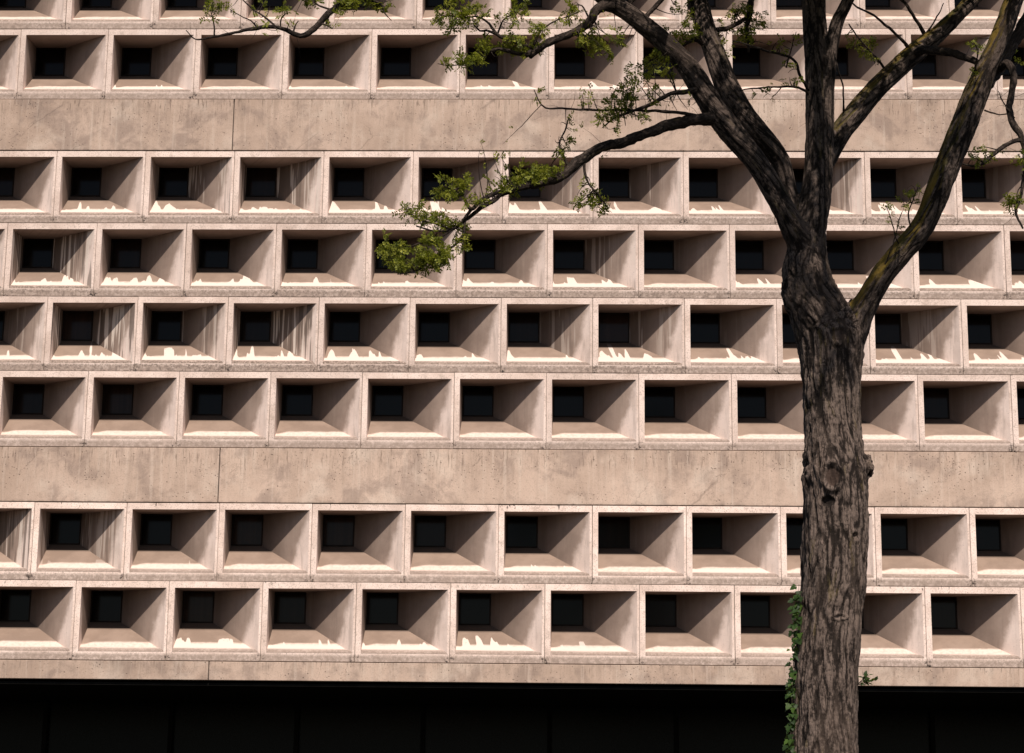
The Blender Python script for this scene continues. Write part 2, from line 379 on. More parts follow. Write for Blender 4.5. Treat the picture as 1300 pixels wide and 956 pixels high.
# the rest of the grid beyond the picture, one mass
bmx = bmesh.new(); mats_rest = ['frame','sill','cheek','inner','mortar','bronze','glass']
for r in range(-2, 8):
    off = 0 if r % 2 == 0 else .5
    for n in range(-11, 9):
        u = n+off
        if (r, float(u)) in shown: continue
        for me, shift in ((me_sur, 0), (me_frm, 5), (me_pane, 6)):
            k0 = len(bmx.verts); fl0 = len(bmx.faces)
            bmx.from_mesh(me); bmx.verts.ensure_lookup_table(); bmx.faces.ensure_lookup_table()
            for q in bmx.verts[k0:]: q.co += Vector((u*W, 0, row_top(r)))
            if shift:
                for q in bmx.faces[fl0:]: q.material_index = shift
me_rest = bpy.data.meshes.new('window_grid'); bmx.to_mesh(me_rest); bmx.free()
rest = link('window_grid', me_rest, bld, [M[m] for m in mats_rest]); rest['kind'] = 'stuff'
for a, b in (('drip',0.),('streak',.03),('seed',1.),('grime',.5),('topdrip',.2),('tone',1.),('blind',0.)): rest[a] = b

XA, XB = -11*W, 9*W
def band(z1, z0, xj, y0, tones):
    xs = [(XA, xj), (xj, xj+9.4*W), (xj+9.4*W, XB+.3)]
    for i, (a, b) in enumerate(xs):
        me = bpy.data.meshes.new('spandrel_panel'); bm = bmesh.new()
        bmesh.ops.create_cube(bm, size=1)
        for q in bm.verts: q.co = Vector((( q.co.x+.5)*(b-a-.012)+.006, (q.co.y+.5)*.5, (q.co.z-.5)*(z1-z0-.012)))
        bmesh.ops.bevel(bm, geom=[e for e in bm.edges if all(abs(q.co.y) < 1e-6 for q in e.verts)], offset=.006, segments=2, profile=.5, affect='EDGES')
        bm.to_mesh(me); bm.free()
        o = link('spandrel_panel', me, bld, [M['band']]); o.location = (a, y0, z1-.006)
        o['seed'] = random.uniform(0, 9); o['height'] = z1-z0; o['tone'] = tones[i % len(tones)]
band(row_top(1)-H, 0, -4.03*W, -.012, (.93, .96, .95))
band(row_top(5)-H, row_top(6), -4.02*W, -.010, (1.0, 1.06, 1.0))
BOT = BASE-.245
band(BASE, BOT, -4.04*W, -.008, (.94, 1.0, 1.0))
v, f = [], []
box(v, f, XA, XB, .62, 12, BOT-.02, row_top(-2)+.6)                       # body behind the windows
for z1, z0 in ((row_top(1)-H, 0), (row_top(5)-H, row_top(6)), (BASE, BOT)):
    box(v, f, XA, XB, .03, .615, z0+.03, z1-.03)
box(v, f, XA-.25, XA-.003, .0, 11.9, BOT, row_top(-2)+.5); box(v, f, XB+.31, XB+.6, .0, 11.9, BOT, row_top(-2)+.5)
link('wall_core', pydata('wall_core', v, f), bld, [M['core']])
GZ = CAM.z-1.62
v, f = [], []
box(v, f, XA-.2, XB+.2, .05, 4.0, BOT-.06, BOT-.026)
link('soffit', pydata('soffit', v, f), bld, [M['shade']])
v, f = [], []
box(v, f, XA-.2, XB+.2, 3.6, 3.7, GZ, BOT-.062)
st = link('ground_floor_glazing', pydata('ground_floor_glazing', v, f), bld, [M['darkglass']])
x = XA
while x < XB:
    v, f = [], []; box(v, f, x, x+.06, 3.5, 3.597, GZ, BOT-.064); x += 1.8
    link('glazing_mullion', pydata('glazing_mullion', v, f), st, [M['shade']])
v, f = [], []
box(v, f, XA-.6, XB+.6, -.1, 12, row_top(-2)+.62, row_top(-2)+1.4)
o = link('parapet', pydata('parapet', v, f), bld, [M['band']]); o['height'] = 1.; o['seed'] = 2.; o['tone'] = 1.

# ------------------------------------------------------------------ ground
me = pydata('ground', [(-900,-900,GZ),(900,-900,GZ),(900,900,GZ),(-900,900,GZ)], [(0,1,2,3)])
g = link('ground', me, None, [M['ground']]); g['kind'] = 'structure'

# ------------------------------------------------------------------ the tree
def smooth_path(pts, step=.04):
    P = [np.array((*at(x, y, Y), w*.5*mpp(Y))) for x, y, Y, w in pts]
    P = [2*P[0]-P[1]]+P+[2*P[-1]-P[-2]]
    out = []
    for i in range(1, len(P)-2):
        a, b, c, d = P[i-1:i+3]
        n = max(2, int(np.linalg.norm((c-b)[:3])/step))
        for j in range(n):
            t = j/n
            out.append(.5*((2*b)+(c-a)*t+(2*a-5*b+4*c-d)*t*t+(3*b-a-3*c+d)*t**3))
    out.append(P[-2]); out = np.array(out); out[:, 3] = np.maximum(out[:, 3], .0012)
    return out
def tube(path, sides, V, F, rfun=None):
    P = path[:, :3]; R = path[:, 3]; n = len(P)
    T = np.gradient(P, axis=0); T /= np.linalg.norm(T, axis=1)[:, None]+1e-9
    up = np.array((0., -1., 0.)) if abs(T[0][1]) < .9 else np.array((1., 0, 0))
    A = np.cross(T[0], up); A /= np.linalg.norm(A); base = len(V); L = 0
    for i in range(n):
        A = A-T[i]*(A@T[i]); A /= np.linalg.norm(A)+1e-9; Bn = np.cross(T[i], A)
        for s in range(sides):
            an = 2*math.pi*s/sides; r = R[i]
            V.append(P[i]+(A*math.cos(an)+Bn*math.sin(an))*r)
    for i in range(n-1):
        for s in range(sides):
            a = base+i*sides+s; b = base+i*sides+(s+1) % sides
            F.append((a, b, b+sides, a+sides))
    F.append(tuple(base+s for s in range(sides))[::-1]); F.append(tuple(base+(n-1)*sides+s for s in range(sides)))
    return base

TY = -13.0
SK = {}   # thick limbs grown into one skin, then parted
SK['trunk'] = [(1036,1385,TY,150),(1039,1330,TY,112),(1042,1230,TY,94),(1045,1050,TY,84),(1049,867,TY,79),(1053,800,TY,79),(1058,747,TY,81),(1060,696,TY,83),(1061,645,TY,82),(1060,605,TY,82),(1058,560,TY,75),(1056,520,TY,73),(1055,480,TY,77),(1055,450,TY,82),(1053,425,TY,88)]
SK['stem'] = [(1053,432,TY,84),(1040,400,TY,78),(1029,372,TY,70),(1023,345,TY,64),(1025,312,TY,50),(1030,280,TY,42),(1035,240,TY,36),(1037,203,TY,33),(1038,135,TY+.02,33),(1037,68,TY+.03,33),(1034,30,TY+.04,32),(1033,-10,TY,31),(1030,-120,TY,27),(1042,-260,TY-.1,19),(1034,-430,TY-.2,9)]
SK['stem2'] = [(1024,350,TY+.04,16),(1034,310,TY+.05,17),(1043,275,TY+.05,17),(1048,240,TY+.03,18),(1050,170,TY+.02,18),(1052,110,TY,18),(1055,65,TY-.03,19),(1063,28,TY-.06,18),(1077,0,TY-.1,16),(1096,-45,TY-.15,15),(1120,-130,TY-.3,12),(1140,-240,TY-.5,7)]
SK['limbC'] = [(1032,338,TY-.02,40),(1016,308,TY-.06,36),(1001,278,TY-.12,31),(984,246,TY-.18,29),(967,216,TY-.22,29),(949,192,TY-.25,31),(926,165,TY-.28,34),(906,138,TY-.3,33),(890,112,TY-.32,31),(872,84,TY-.33,29),(850,60,TY-.34,28),(828,40,TY-.35,27),(800,18,TY-.36,25),(775,2,TY-.38,24),(745,-20,TY-.4,22),(690,-70,TY-.4,18),(620,-130,TY-.45,13),(540,-200,TY-.5,7)]
SK['limbD'] = [(1022,330,TY+.02,30),(1012,292,TY+.04,24),(1004,255,TY+.05,24),(996,222,TY+.04,25),(990,203,TY+.02,27),(980,188,TY-.01,29),(965,172,TY-.05,31),(948,152,TY-.08,32),(934,130,TY-.08,32),(921,105,TY-.06,31),(908,70,TY-.02,29),(897,40,TY+.02,28),(885,0,TY+.06,27),(872,-40,TY+.1,24),(850,-110,TY+.15,20),(825,-200,TY+.2,14),(808,-320,TY+.2,8)]
SK['limbH'] = [(1040,222,TY+.05,26),(1058,184,TY+.1,29),(1077,155,TY+.15,29),(1104,122,TY+.22,29),(1131,95,TY+.28,28),(1158,70,TY+.34,27),(1185,48,TY+.4,25),(1209,26,TY+.45,21),(1232,3,TY+.5,20),(1262,-30,TY+.55,18),(1300,-90,TY+.6,13),(1345,-180,TY+.7,7)]
SK['limbK'] = [(1072,438,TY,48),(1084,415,TY-.03,42),(1097,390,TY-.06,33),(1112,363,TY-.1,30),(1129,338,TY-.14,31),(1148,316,TY-.18,31),(1165,297,TY-.2,32),(1177,276,TY-.22,32),(1188,250,TY-.25,32),(1201,215,TY-.28,34),(1215,180,TY-.3,35),(1227,150,TY-.32,35),(1240,118,TY-.34,34),(1251,90,TY-.36,29),(1264,62,TY-.38,27),(1276,32,TY-.4,26),(1287,0,TY-.42,25),(1303,-40,TY-.45,22),(1335,-120,TY-.5,16),(1375,-230,TY-.6,8)]
BR = {}   # thinner branches: own tubes
BR['E'] = [(916,150,TY-.30,20),(893,152,TY-.33,17),(870,154,TY-.36,16),(829,166,TY-.4,15),(795,179,TY-.44,14),(762,189,TY-.48,14),(735,206,TY-.5,14),(714,223,TY-.52,12),(687,233,TY-.54,10),(647,242,TY-.56,8),(626,254,TY-.57,6.5),(606,268,TY-.58,5.5),(588,282,TY-.58,4.5),(574,291,TY-.57,3.6),(552,293,TY-.55,2.5),(530,288,TY-.53,1.8)]
BR['F'] = [(783,8,TY-.37,20),(766,8,TY-.42,16),(756,15,TY-.46,13),(748,28,TY-.48,12),(729,41,TY-.5,11),(702,52,TY-.52,10),(684,62,TY-.53,10),(672,72,TY-.54,8)]
BR['G'] = [(630,-122,TY-.45,11),(560,-105,TY-.6,10),(495,-65,TY-.7,10),(456,-22,TY-.75,9.5),(436,3,TY-.78,9),(416,17,TY-.8,8.5),(399,37,TY-.82,8),(386,46,TY-.82,7.5),(369,42,TY-.83,6.5),(352,35,TY-.84,5.5),(321,37,TY-.86,5),(298,41,TY-.88,4),(271,47,TY-.9,3.2),(247,49,TY-.9,2),(236,38,TY-.9,1.3)]
BR['J'] = [(1158,70,TY+.34,13),(1172,64,TY+.2,12),(1188,65,TY+.05,11.5),(1205,66,TY-.03,11),(1222,72,TY-.1,10),(1240,78,TY-.16,8),(1256,88,TY-.1,7)]
BR['K2'] = [(1252,108,TY-.34,18),(1266,90,TY-.2,17),(1281,66,TY-.1,16),(1293,44,TY-.05,16),(1306,20,TY,16),(1330,-25,TY+.1,14),(1370,-100,TY+.2,8)]
BR['N'] = [(1262,92,TY-.25,12),(1276,82,TY-.4,12),(1285,88,TY-.48,10),(1286,110,TY-.5,9),(1282,138,TY-.5,9),(1287,158,TY-.52,9),(1297,176,TY-.54,8.5),(1303,200,TY-.55,7),(1300,230,TY-.56,5),(1295,250,TY-.56,4),(1290,268,TY-.56,3.6),(1298,290,TY-.56,2)]
BR['N2'] = [(1300,178,TY-.54,7),(1286,180,TY-.56,6),(1268,190,TY-.58,5.5),(1253,204,TY-.6,5),(1240,211,TY-.6,3.6),(1222,209,TY-.6,2)]
BR['P'] = [(1000,-120,TY+.1,10),(975,-60,TY+.08,10),(960,-15,TY+.06,9.5),(954,5,TY+.05,9),(950,20,TY+.05,8.5),(947,34,TY+.05,6.5),(949,52,TY+.05,5),(950,66,TY+.05,3)]
BR['P2'] = [(910,38,TY,8),(924,36,TY+.02,6.5),(938,29,TY+.04,6.5),(950,20,TY+.05,6)]
BR['S'] = [(892,112,TY-.32,9),(876,116,TY-.4,7),(853,120,TY-.45,6),(819,135,TY-.5,5),(799,144,TY-.52,4),(782,149,TY-.54,2.6),(768,160,TY-.55,1.6)]
BR['S2'] = [(900,150,TY-.32,5),(870,144,TY-.4,4.5),(840,141,TY-.45,4),(805,141,TY-.48,3.6),(770,139,TY-.52,3.4),(736,140,TY-.55,3),(710,138,TY-.56,2.8),(692,137,TY-.57,2.4),(684,127,TY-.58,1.8),(678,114,TY-.58,1.2)]
for n_, (xa, xb, z_) in enumerate(((1035, 1000, -150), (1100, 1180, -170), (880, 830, -200), (1240, 1330, -190))):  # forward branches out of view, added so their leaves shade the limbs
    x0 = 1031 if n_ in (0, 1) else {2: 858, 3: 1312}[n_]; y0 = {0: -110, 1: -150, 2: -90, 3: -60}[n_]
    BR['W%d' % n_] = [(x0, y0, TY-.1, 22), ((x0+xa)/2, y0-70, TY-.7, 20), (xa, z_-30, TY-1.3, 16), ((xa+xb)/2, z_-40, TY-1.9, 12), (xb, z_-60, TY-2.5, 7)]
TWG = [[(1153,60,TY+.3,5),(1140,46,TY+.25,4),(1112,22,TY+.2,3.4),(1087,8,TY+.15,2.4),(1076,-4,TY+.1,1.5)],
       [(1176,48,TY+.38,6),(1168,32,TY+.35,5),(1155,13,TY+.3,4.5),(1143,-2,TY+.3,4),(1120,-30,TY+.3,2)],
       [(1126,92,TY+.26,4),(1110,70,TY+.2,3),(1095,54,TY+.15,2.6),(1078,30,TY+.1,1.6)],
       [(1071,142,TY+.12,3),(1070,115,TY,2.4),(1064,88,TY-.1,2),(1058,66,TY-.1,1.2)],
       [(1028,118,TY,4.5),(1020,104,TY-.1,4.2),(1009,79,TY-.2,4),(990,68,TY-.25,3.6),(975,65,TY-.28,3.4),(955,60,TY-.3,2.6),(930,52,TY-.3,1.5)],
       [(1028,120,TY,4),(1018,113,TY-.1,3.6),(1007,111,TY-.15,3),(980,110,TY-.2,2.6),(955,112,TY-.25,2),(938,116,TY-.25,1.3)],
       [(817,30,TY-.35,8),(821,20,TY-.33,7),(832,8,TY-.3,6.5),(845,-6,TY-.3,6),(870,-40,TY-.3,4)],
       [(796,14,TY-.36,6),(801,4,TY-.36,5),(812,-8,TY-.36,4.5),(830,-40,TY-.3,3)],
       [(900,62,TY,7),(884,50,TY-.06,7),(872,55,TY-.1,5.5),(862,62,TY-.12,3),(845,66,TY-.15,2)],
       [(742,203,TY-.5,4.5),(742,218,TY-.52,3.6),(746,231,TY-.54,3.2),(758,246,TY-.56,2.8),(768,258,TY-.57,2),(772,266,TY-.57,1.3)],
       [(722,212,TY-.5,4),(714,196,TY-.5,3.4),(711,180,TY-.5,3),(718,166,TY-.5,2.4),(722,150,TY-.5,1.6)],
       [(640,243,TY-.56,6.5),(622,247,TY-.58,6),(609,257,TY-.6,5.4),(598,266,TY-.62,5),(592,258,TY-.62,4.4),(584,244,TY-.62,3.6),(572,238,TY-.62,2.4),(560,236,TY-.62,1.5)],
       [(598,266,TY-.62,4.5),(590,278,TY-.6,4),(584,288,TY-.58,3.4)],
       [(590,282,TY-.58,4),(588,298,TY-.62,3.4),(578,311,TY-.65,3),(560,322,TY-.67,2.6),(543,332,TY-.68,2.4),(533,343,TY-.68,2),(505,348,TY-.68,1.2)],
       [(576,290,TY-.57,3),(556,303,TY-.6,2.4),(530,310,TY-.62,2),(505,314,TY-.63,1.5),(486,308,TY-.63,1)],
       [(572,291,TY-.57,3),(550,283,TY-.55,2.2),(534,280,TY-.54,2),(520,270,TY-.54,1.6),(511,262,TY-.54,1)],
       [(676,70,TY-.54,7),(660,68,TY-.56,6),(643,64,TY-.58,5),(630,61,TY-.6,4),(612,70,TY-.6,3),(596,78,TY-.6,2.4),(575,83,TY-.6,1.6),(556,80,TY-.6,1)],
       [(682,64,TY-.53,6),(664,56,TY-.55,5.4),(646,50,TY-.57,5),(632,44,TY-.58,4.6),(622,30,TY-.6,3.6),(606,22,TY-.6,2.8),(590,22,TY-.6,2),(560,20,TY-.6,1.2)],
       [(632,44,TY-.58,4),(618,38,TY-.6,3.4),(610,40,TY-.62,2.6),(600,30,TY-.62,1.5)],
       [(632,42,TY-.58,3),(640,24,TY-.58,2.4),(652,18,TY-.58,2),(668,8,TY-.58,1.2)],
       [(676,60,TY-.54,4),(684,44,TY-.56,3),(694,34,TY-.57,2.4),(716,22,TY-.58,1.6),(740,12,TY-.58,1)],
       [(749,26,TY-.48,3),(738,8,TY-.5,2.2),(726,10,TY-.5,1.5),(716,24,TY-.5,1)],
       [(420,12,TY-.8,3),(405,8,TY-.8,2.4),(396,2,TY-.8,2),(380,0,TY-.8,1.2)],
       [(352,36,TY-.84,3),(338,22,TY-.85,2.4),(322,12,TY-.85,2),(304,-4,TY-.85,1.4)],
       [(328,37,TY-.86,2.4),(318,26,TY-.86,2),(306,20,TY-.86,1.4),(296,16,TY-.86,1)],
       [(272,46,TY-.9,2.4),(271,30,TY-.9,2),(268,18,TY-.9,1.4)],
       [(356,36,TY-.84,2.4),(357,24,TY-.84,2),(365,16,TY-.84,1.2)],
       [(372,42,TY-.83,2.6),(376,30,TY-.83,1.8),(380,26,TY-.83,1.1)],
       [(404,28,TY-.82,2.6),(414,32,TY-.82,2),(422,36,TY-.82,1.2)],
       [(446,-12,TY-.77,5),(464,-2,TY-.77,4),(484,4,TY-.77,3),(487,16,TY-.77,1.8),(498,26,TY-.77,1)],
       [(1120,350,TY-.15,2.4),(1128,328,TY-.22,2),(1136,300,TY-.26,1.6),(1144,270,TY-.28,1.2)],
       [(1160,300,TY-.22,2.6),(1152,272,TY-.28,2),(1160,252,TY-.3,1.6),(1166,236,TY-.3,1.1)],
       [(1146,318,TY-.2,2.2),(1137,302,TY-.26,1.8),(1131,278,TY-.28,1.2),(1124,262,TY-.28,1)],
       [(1244,104,TY-.36,3),(1238,86,TY-.42,2.6),(1243,60,TY-.44,1.5)],
       [(1250,140,TY-.34,3),(1265,145,TY-.4,2),(1281,143,TY-.45,1.8)],
       [(1288,150,TY-.52,2.4),(1276,134,TY-.52,1.8),(1268,116,TY-.52,1)],
       [(998,86,TY-.24,2.6),(1005,62,TY-.26,1.8),(1010,40,TY-.26,1)],
       [(1176,42,TY+.38,3),(1190,22,TY+.3,2),(1198,4,TY+.3,1.2)]]

LIMB_MOSS = {'limbH', 'limbK'}
names = list(SK); paths = {k: smooth_path(SK[k]) for k in names}
V, F = [], []
for k in names: tube(paths[k], 20, V, F)
def blob(px, py, Y, rx, ry, rz):
    c = at(px, py, Y); b = len(V); n, m = 10, 8
    for i in range(m+1):
        a = math.pi*i/m
        for j in range(n):
            t = 2*math.pi*j/n; V.append(np.array((c.x+rx*math.sin(a)*math.cos(t), c.y+ry*math.sin(a)*math.sin(t), c.z+rz*math.cos(a))))
    for i in range(m):
        for j in range(n): F.append((b+i*n+j, b+(i+1)*n+j, b+(i+1)*n+(j+1) % n, b+i*n+(j+1) % n))
PX = mpp(TY)
blob(1100,592,TY, 11*PX, 14*PX, 17*PX); blob(1106,586,TY, 5*PX, 7*PX, 7*PX); blob(1024,578,TY-.05, 6*PX, 9*PX, 10*PX); blob(1025,610,TY-.05, 8*PX, 10*PX, 13*PX)
blob(1066,412,TY-.10, 17*PX, 12*PX, 14*PX); blob(1000,372,TY-.02, 10*PX, 20*PX, 26*PX); blob(1061,600,TY-.14, 19*PX, 13*PX, 26*PX); blob(1088,400,TY, 18*PX,20*PX,22*PX)
tmp = link('tmp', pydata('tmp', V, F))
md = tmp.modifiers.new('r', 'REMESH'); md.mode = 'VOXEL'; md.voxel_size = .0085
md2 = tmp.modifiers.new('s', 'SMOOTH'); md2.factor = .5; md2.iterations = 12
dg = bpy.context.evaluated_depsgraph_get(); ev = tmp.evaluated_get(dg); em = ev.to_mesh()
nv = len(em.vertices); co = np.empty(nv*3); em.vertices.foreach_get('co', co); co = co.reshape(-1, 3)
no = np.empty(nv*3); em.vertices.foreach_get('normal', no); no = no.reshape(-1, 3)
faces = [tuple(p.vertices) for p in em.polygons]
ev.to_mesh_clear(); bpy.data.objects.remove(tmp)

def bark_coords(co, paths, keys):
    best = np.full(len(co), 1e9); Q = np.zeros((len(co), 3)); ID = np.zeros(len(co), int); RR = np.zeros(len(co)); _ = 0
    for ki, k in enumerate(keys):
        P = paths[k]; s = np.concatenate(([0], np.cumsum(np.linalg.norm(np.diff(P[:, :3], axis=0), axis=1))))
        bd = np.full(len(co), 1e9); bs = np.zeros(len(co)); bo = np.zeros((len(co), 3)); br = np.zeros(len(co))
        for i in range(len(P)-1):
            a, b = P[i, :3], P[i+1, :3]; d = b-a; L = np.linalg.norm(d)+1e-9
            t = np.clip((co-a)@d/(L*L), 0, 1); pr = a+t[:, None]*d; off = co-pr; dist = np.linalg.norm(off, axis=1)
            m = dist < bd
            bd[m] = dist[m]; bs[m] = s[i]+t[m]*L; bo[m] = off[m]; br[m] = (P[i, 3]*(1-t)+P[i+1, 3]*t)[m]
        sc = bd/np.maximum(br, .004)
        q = bo.copy(); q[:, 2] += 0
        T = np.array((.13*ki, .07*ki, 0))
        q = q+T+np.outer(bs, np.array((.06, .09, .17)))
        m = sc < best; best[m] = sc[m]; Q[m] = q[m]; ID[m] = ki; RR[m] = br[m]
    return Q, ID, RR
Q, ID, RR = bark_coords(co, paths, names)
def ridge(q, f, oct_=3):
    r = np.empty(len(q))
    for i, p in enumerate(q):
        v = Vector(p)*f; w_ = v+mnoise.noise_vector(v*.6)*.28; a = min(1, abs(mnoise.noise(w_))*4.6); b = min(1, abs(mnoise.noise(w_*1.9+Vector((5, 1, 2))))*4.5); c = mnoise.noise(v*4.3)
        w2 = Vector((p[0], p[1], p[2]*2.6))*f*1.3; d_ = min(1, abs(mnoise.noise(w2+Vector((9, 3, 4))))*5)
        r[i] = a*(.5+.3*b+.2*d_)+c*.25
    return r
fur = np.clip(ridge(Q, 18.0), 0, 1.1)
lo = np.array([mnoise.noise(Vector(p)*3.5) for p in co]); hf = np.array([mnoise.noise(Vector(p)*48)+.6*mnoise.noise(Vector(p)*100) for p in Q])
amp = np.clip(RR/.19, .12, 1.)
disp = ((fur-.95)*.015+hf*.008)*amp+lo*.012*amp
scar = np.zeros(nv)
def proj_xy(co):
    R = np.array(RM); q = (co-np.array(CAM))@R
    return 650+FPX*q[:, 0]/-q[:, 2], 433.5-FPX*q[:, 1]/-q[:, 2]
pxx, pyy = proj_xy(co); front = co[:, 1] < TY+.02
def knot(cx, cy, rx, ry, ring, dent, sc=1.):
    e = np.sqrt(((pxx-cx)/rx)**2+((pyy-cy)/ry)**2); e[~front] = 9
    inn = np.clip((1-e)/.18, 0, 1)*np.clip((1-e)*9, 0, 1)
    global disp, scar, fur
    rg = np.exp(-((e-1.28)/.30)**2)
    disp = disp*(1-inn)+rg*ring*(.75+.35*fur+hf*.6)-inn*dent; scar = np.maximum(scar, inn*sc)
knot(1057, 604, 10, 14, .030, .012); knot(1064, 425, 8, 9, .012, .010, .6)
knot(1051, 636, 10, 6, .004, .022, 0); knot(1086, 681, 3.5, 6, .004, .03, 0); knot(1066, 783, 7, 3, .010, .012, 0)
for (bx_, by_) in ((1107, 590), (1024, 590)):
    e = np.hypot(pxx-bx_, pyy-by_); disp += np.exp(-(e/12)**2)*(.012*hf+.02*np.array([mnoise.noise(Vector(p)*30) for p in co]))
e = np.sqrt(((pxx-1051)/9)**2+((pyy-636)/7)**2); fur = np.where((e < 1) & front, 0, fur)
co2 = co+no*disp[:, None]
fa = [[] for _ in names]
for q in faces:
    ids = [ID[i] for i in q]; fa[max(set(ids), key=ids.count)].append(q)
# shading normals from the undivided skin
full = pydata('full', co2, faces, True); nn = np.empty(nv*3); full.vertices.foreach_get('normal', nn); nn = nn.reshape(-1, 3)

tree = empty('locust_tree', at(1040, 1378, TY)); tree.location.z = GZ
tag(tree, 'dark barked tree forking into bare heavy limbs with sparse new leaves before the facade', 'tree')
def child(o, p):
    o.parent = p; o.matrix_parent_inverse = p.matrix_world.inverted() if p.type != 'EMPTY' else Matrix.Translation(-p.location)
limb_obj = {}
pname = {'trunk': 'trunk', 'stem': 'limb', 'stem2': 'limb', 'limbC': 'limb', 'limbD': 'limb', 'limbH': 'limb', 'limbK': 'limb'}
def add_attr(me, nm, typ, arr):
    a = me.attributes.new(nm, typ, 'POINT'); a.data.foreach_set('vector' if typ == 'FLOAT_VECTOR' else 'value', np.ascontiguousarray(arr, dtype=np.float32).ravel())
for ki, k in enumerate(names):
    ids = sorted({i for q in fa[ki] for i in q}); mp = {i: j for j, i in enumerate(ids)}
    me = pydata(pname[k], co2[ids], [[mp[i] for i in q] for q in fa[ki]], True)
    add_attr(me, 'bark', 'FLOAT_VECTOR', Q[ids]); add_attr(me, 'pos', 'FLOAT_VECTOR', co2[ids]); add_attr(me, 'furrow', 'FLOAT', fur[ids]); add_attr(me, 'scar', 'FLOAT', scar[ids])
    me.normals_split_custom_set_from_vertices([tuple(x) for x in nn[ids]])
    o = link(pname[k], me, None, [M['moss'] if k in LIMB_MOSS else M['bark'] if k == 'trunk' else M['limb']]); child(o, tree); limb_obj[k] = o
bpy.data.meshes.remove(full)

def tubes_obj(name, plist, sides, parent, mat, rough=.12):
    V, F, Qs = [], [], []
    for n_, p in enumerate(plist):
        b = tube(p, sides, V, F); s = np.concatenate(([0], np.cumsum(np.linalg.norm(np.diff(p[:, :3], axis=0), axis=1))))
        for i in range(len(p)):
            for q in range(sides):
                vv = V[b+i*sides+q]; off = vv-p[i, :3]
                qq = off+np.array((.31*n_, .2, 0))+s[i]*np.array((.06, .1, .2)); Qs.append(qq)
                V[b+i*sides+q] = vv+off*(mnoise.noise(Vector(vv)*35)*rough*2+mnoise.noise(Vector(vv)*11)*rough*1.5)
    me = pydata(name, V, F, True)
    Qs = np.array(Qs); add_attr(me, 'pos', 'FLOAT_VECTOR', np.array(V)); add_attr(me, 'bark', 'FLOAT_VECTOR', Qs)
    add_attr(me, 'furrow', 'FLOAT', np.full(len(Qs), .42)); add_attr(me, 'scar', 'FLOAT', np.zeros(len(Qs)))
    o = link(name, me, None, [mat]); child(o, parent); return o
def jitter(p, a):
    p = p.copy()
    for i in range(1, len(p)):
        v = Vector(p[i, :3]); p[i, :3] += np.array(mnoise.noise_vector(v*9))*a*min(1, i/5)+np.array(mnoise.noise_vector(v*25))*a*.4*min(1, i/5)
    return p
br_paths = {k: jitter(smooth_path(v, .025), .010) for k, v in BR.items()}
br_obj = {k: tubes_obj('branch', [p], 10, tree, M['limb']) for k, p in br_paths.items()}
tw_paths = [jitter(smooth_path(v, .02), .010) for v in TWG]

# every twig and leaf belongs to the limb or branch it grows from
owners = {**{k: (paths[k], limb_obj[k]) for k in names if k != 'trunk'}, **{k: (br_paths[k], br_obj[k]) for k in br_paths}}
def owner_of(p0):
    return min(owners, key=lambda k: np.min(np.linalg.norm(owners[k][0][:, :3]-p0, axis=1)-owners[k][0][:, 3]))
tw_by = {k: [] for k in owners}; leaf_by = {k: ([], [], []) for k in owners}
tw_own = []
for p in tw_paths:
    k = owner_of(p[0, :3])
    tw_by[k].append(p); tw_own.append(k)
# chained twigs keep to their first owner
def leaflet(store, p, d, n, L, wd, rnd):
    V, F, Rn = store; b = len(V); s = np.cross(d, n); s /= np.linalg.norm(s)+1e-9
    V += [p, p+d*L*.45+s*wd*.5, p+d*L, p+d*L*.45-s*wd*.5]; F.append((b, b+1, b+2, b+3)); Rn += [rnd]*4
def unitv(v): return v/(np.linalg.norm(v)+1e-9)
def compound(store, p, d, size, rnd):
    d = unitv(d); n = unitv(np.cross(d, rng.normal(size=3))); n = unitv(n+np.array((0, 0, .8))); s = unitv(np.cross(d, n))
    k = rng.integers(4, 7); droop = rng.uniform(.1, .6)
    for i in range(k):
        t = (i+.8)/k; q = p+d*size*t-np.array((0, 0, 1))*size*droop*t*t*.5
        L = size*rng.uniform(.38, .54)*(1-.3*abs(t-.5)); wd = L*.5
        for sg in (-1, 1):
            ld = unitv(d*.55+s*sg*.9-np.array((0, 0, .25))+rng.normal(size=3)*.18)
            leaflet(store, q, ld, unitv(n+rng.normal(size=3)*.3), L, wd, min(1, max(0, rnd+rng.normal()*.18)))
def tuft(store, p, d, size, count):
    r0 = rng.random()
    for _ in range(count):
        dd = unitv(unitv(d)*.6+rng.normal(size=3)*.8+np.array((0, 0, .25)))
        compound(store, p+rng.normal(size=3)*.006, dd, size*rng.uniform(.6, 1.15), r0*.7+rng.random()*.3)
def twig_to(p0, p1, r, sag=.05):
    L = np.linalg.norm(p1-p0); n = max(4, int(L/.025)); mid = (p0+p1)/2+rng.normal(size=3)*L*.16+np.array((0, 0, rng.uniform(-sag, sag)))
    out = []
    for i in range(n+1):
        t = i/n; q = (1-t)**2*p0+2*t*(1-t)*mid+t*t*p1; out.append((*q, r*(1-.75*t)))
    return jitter(np.array(out), .008)

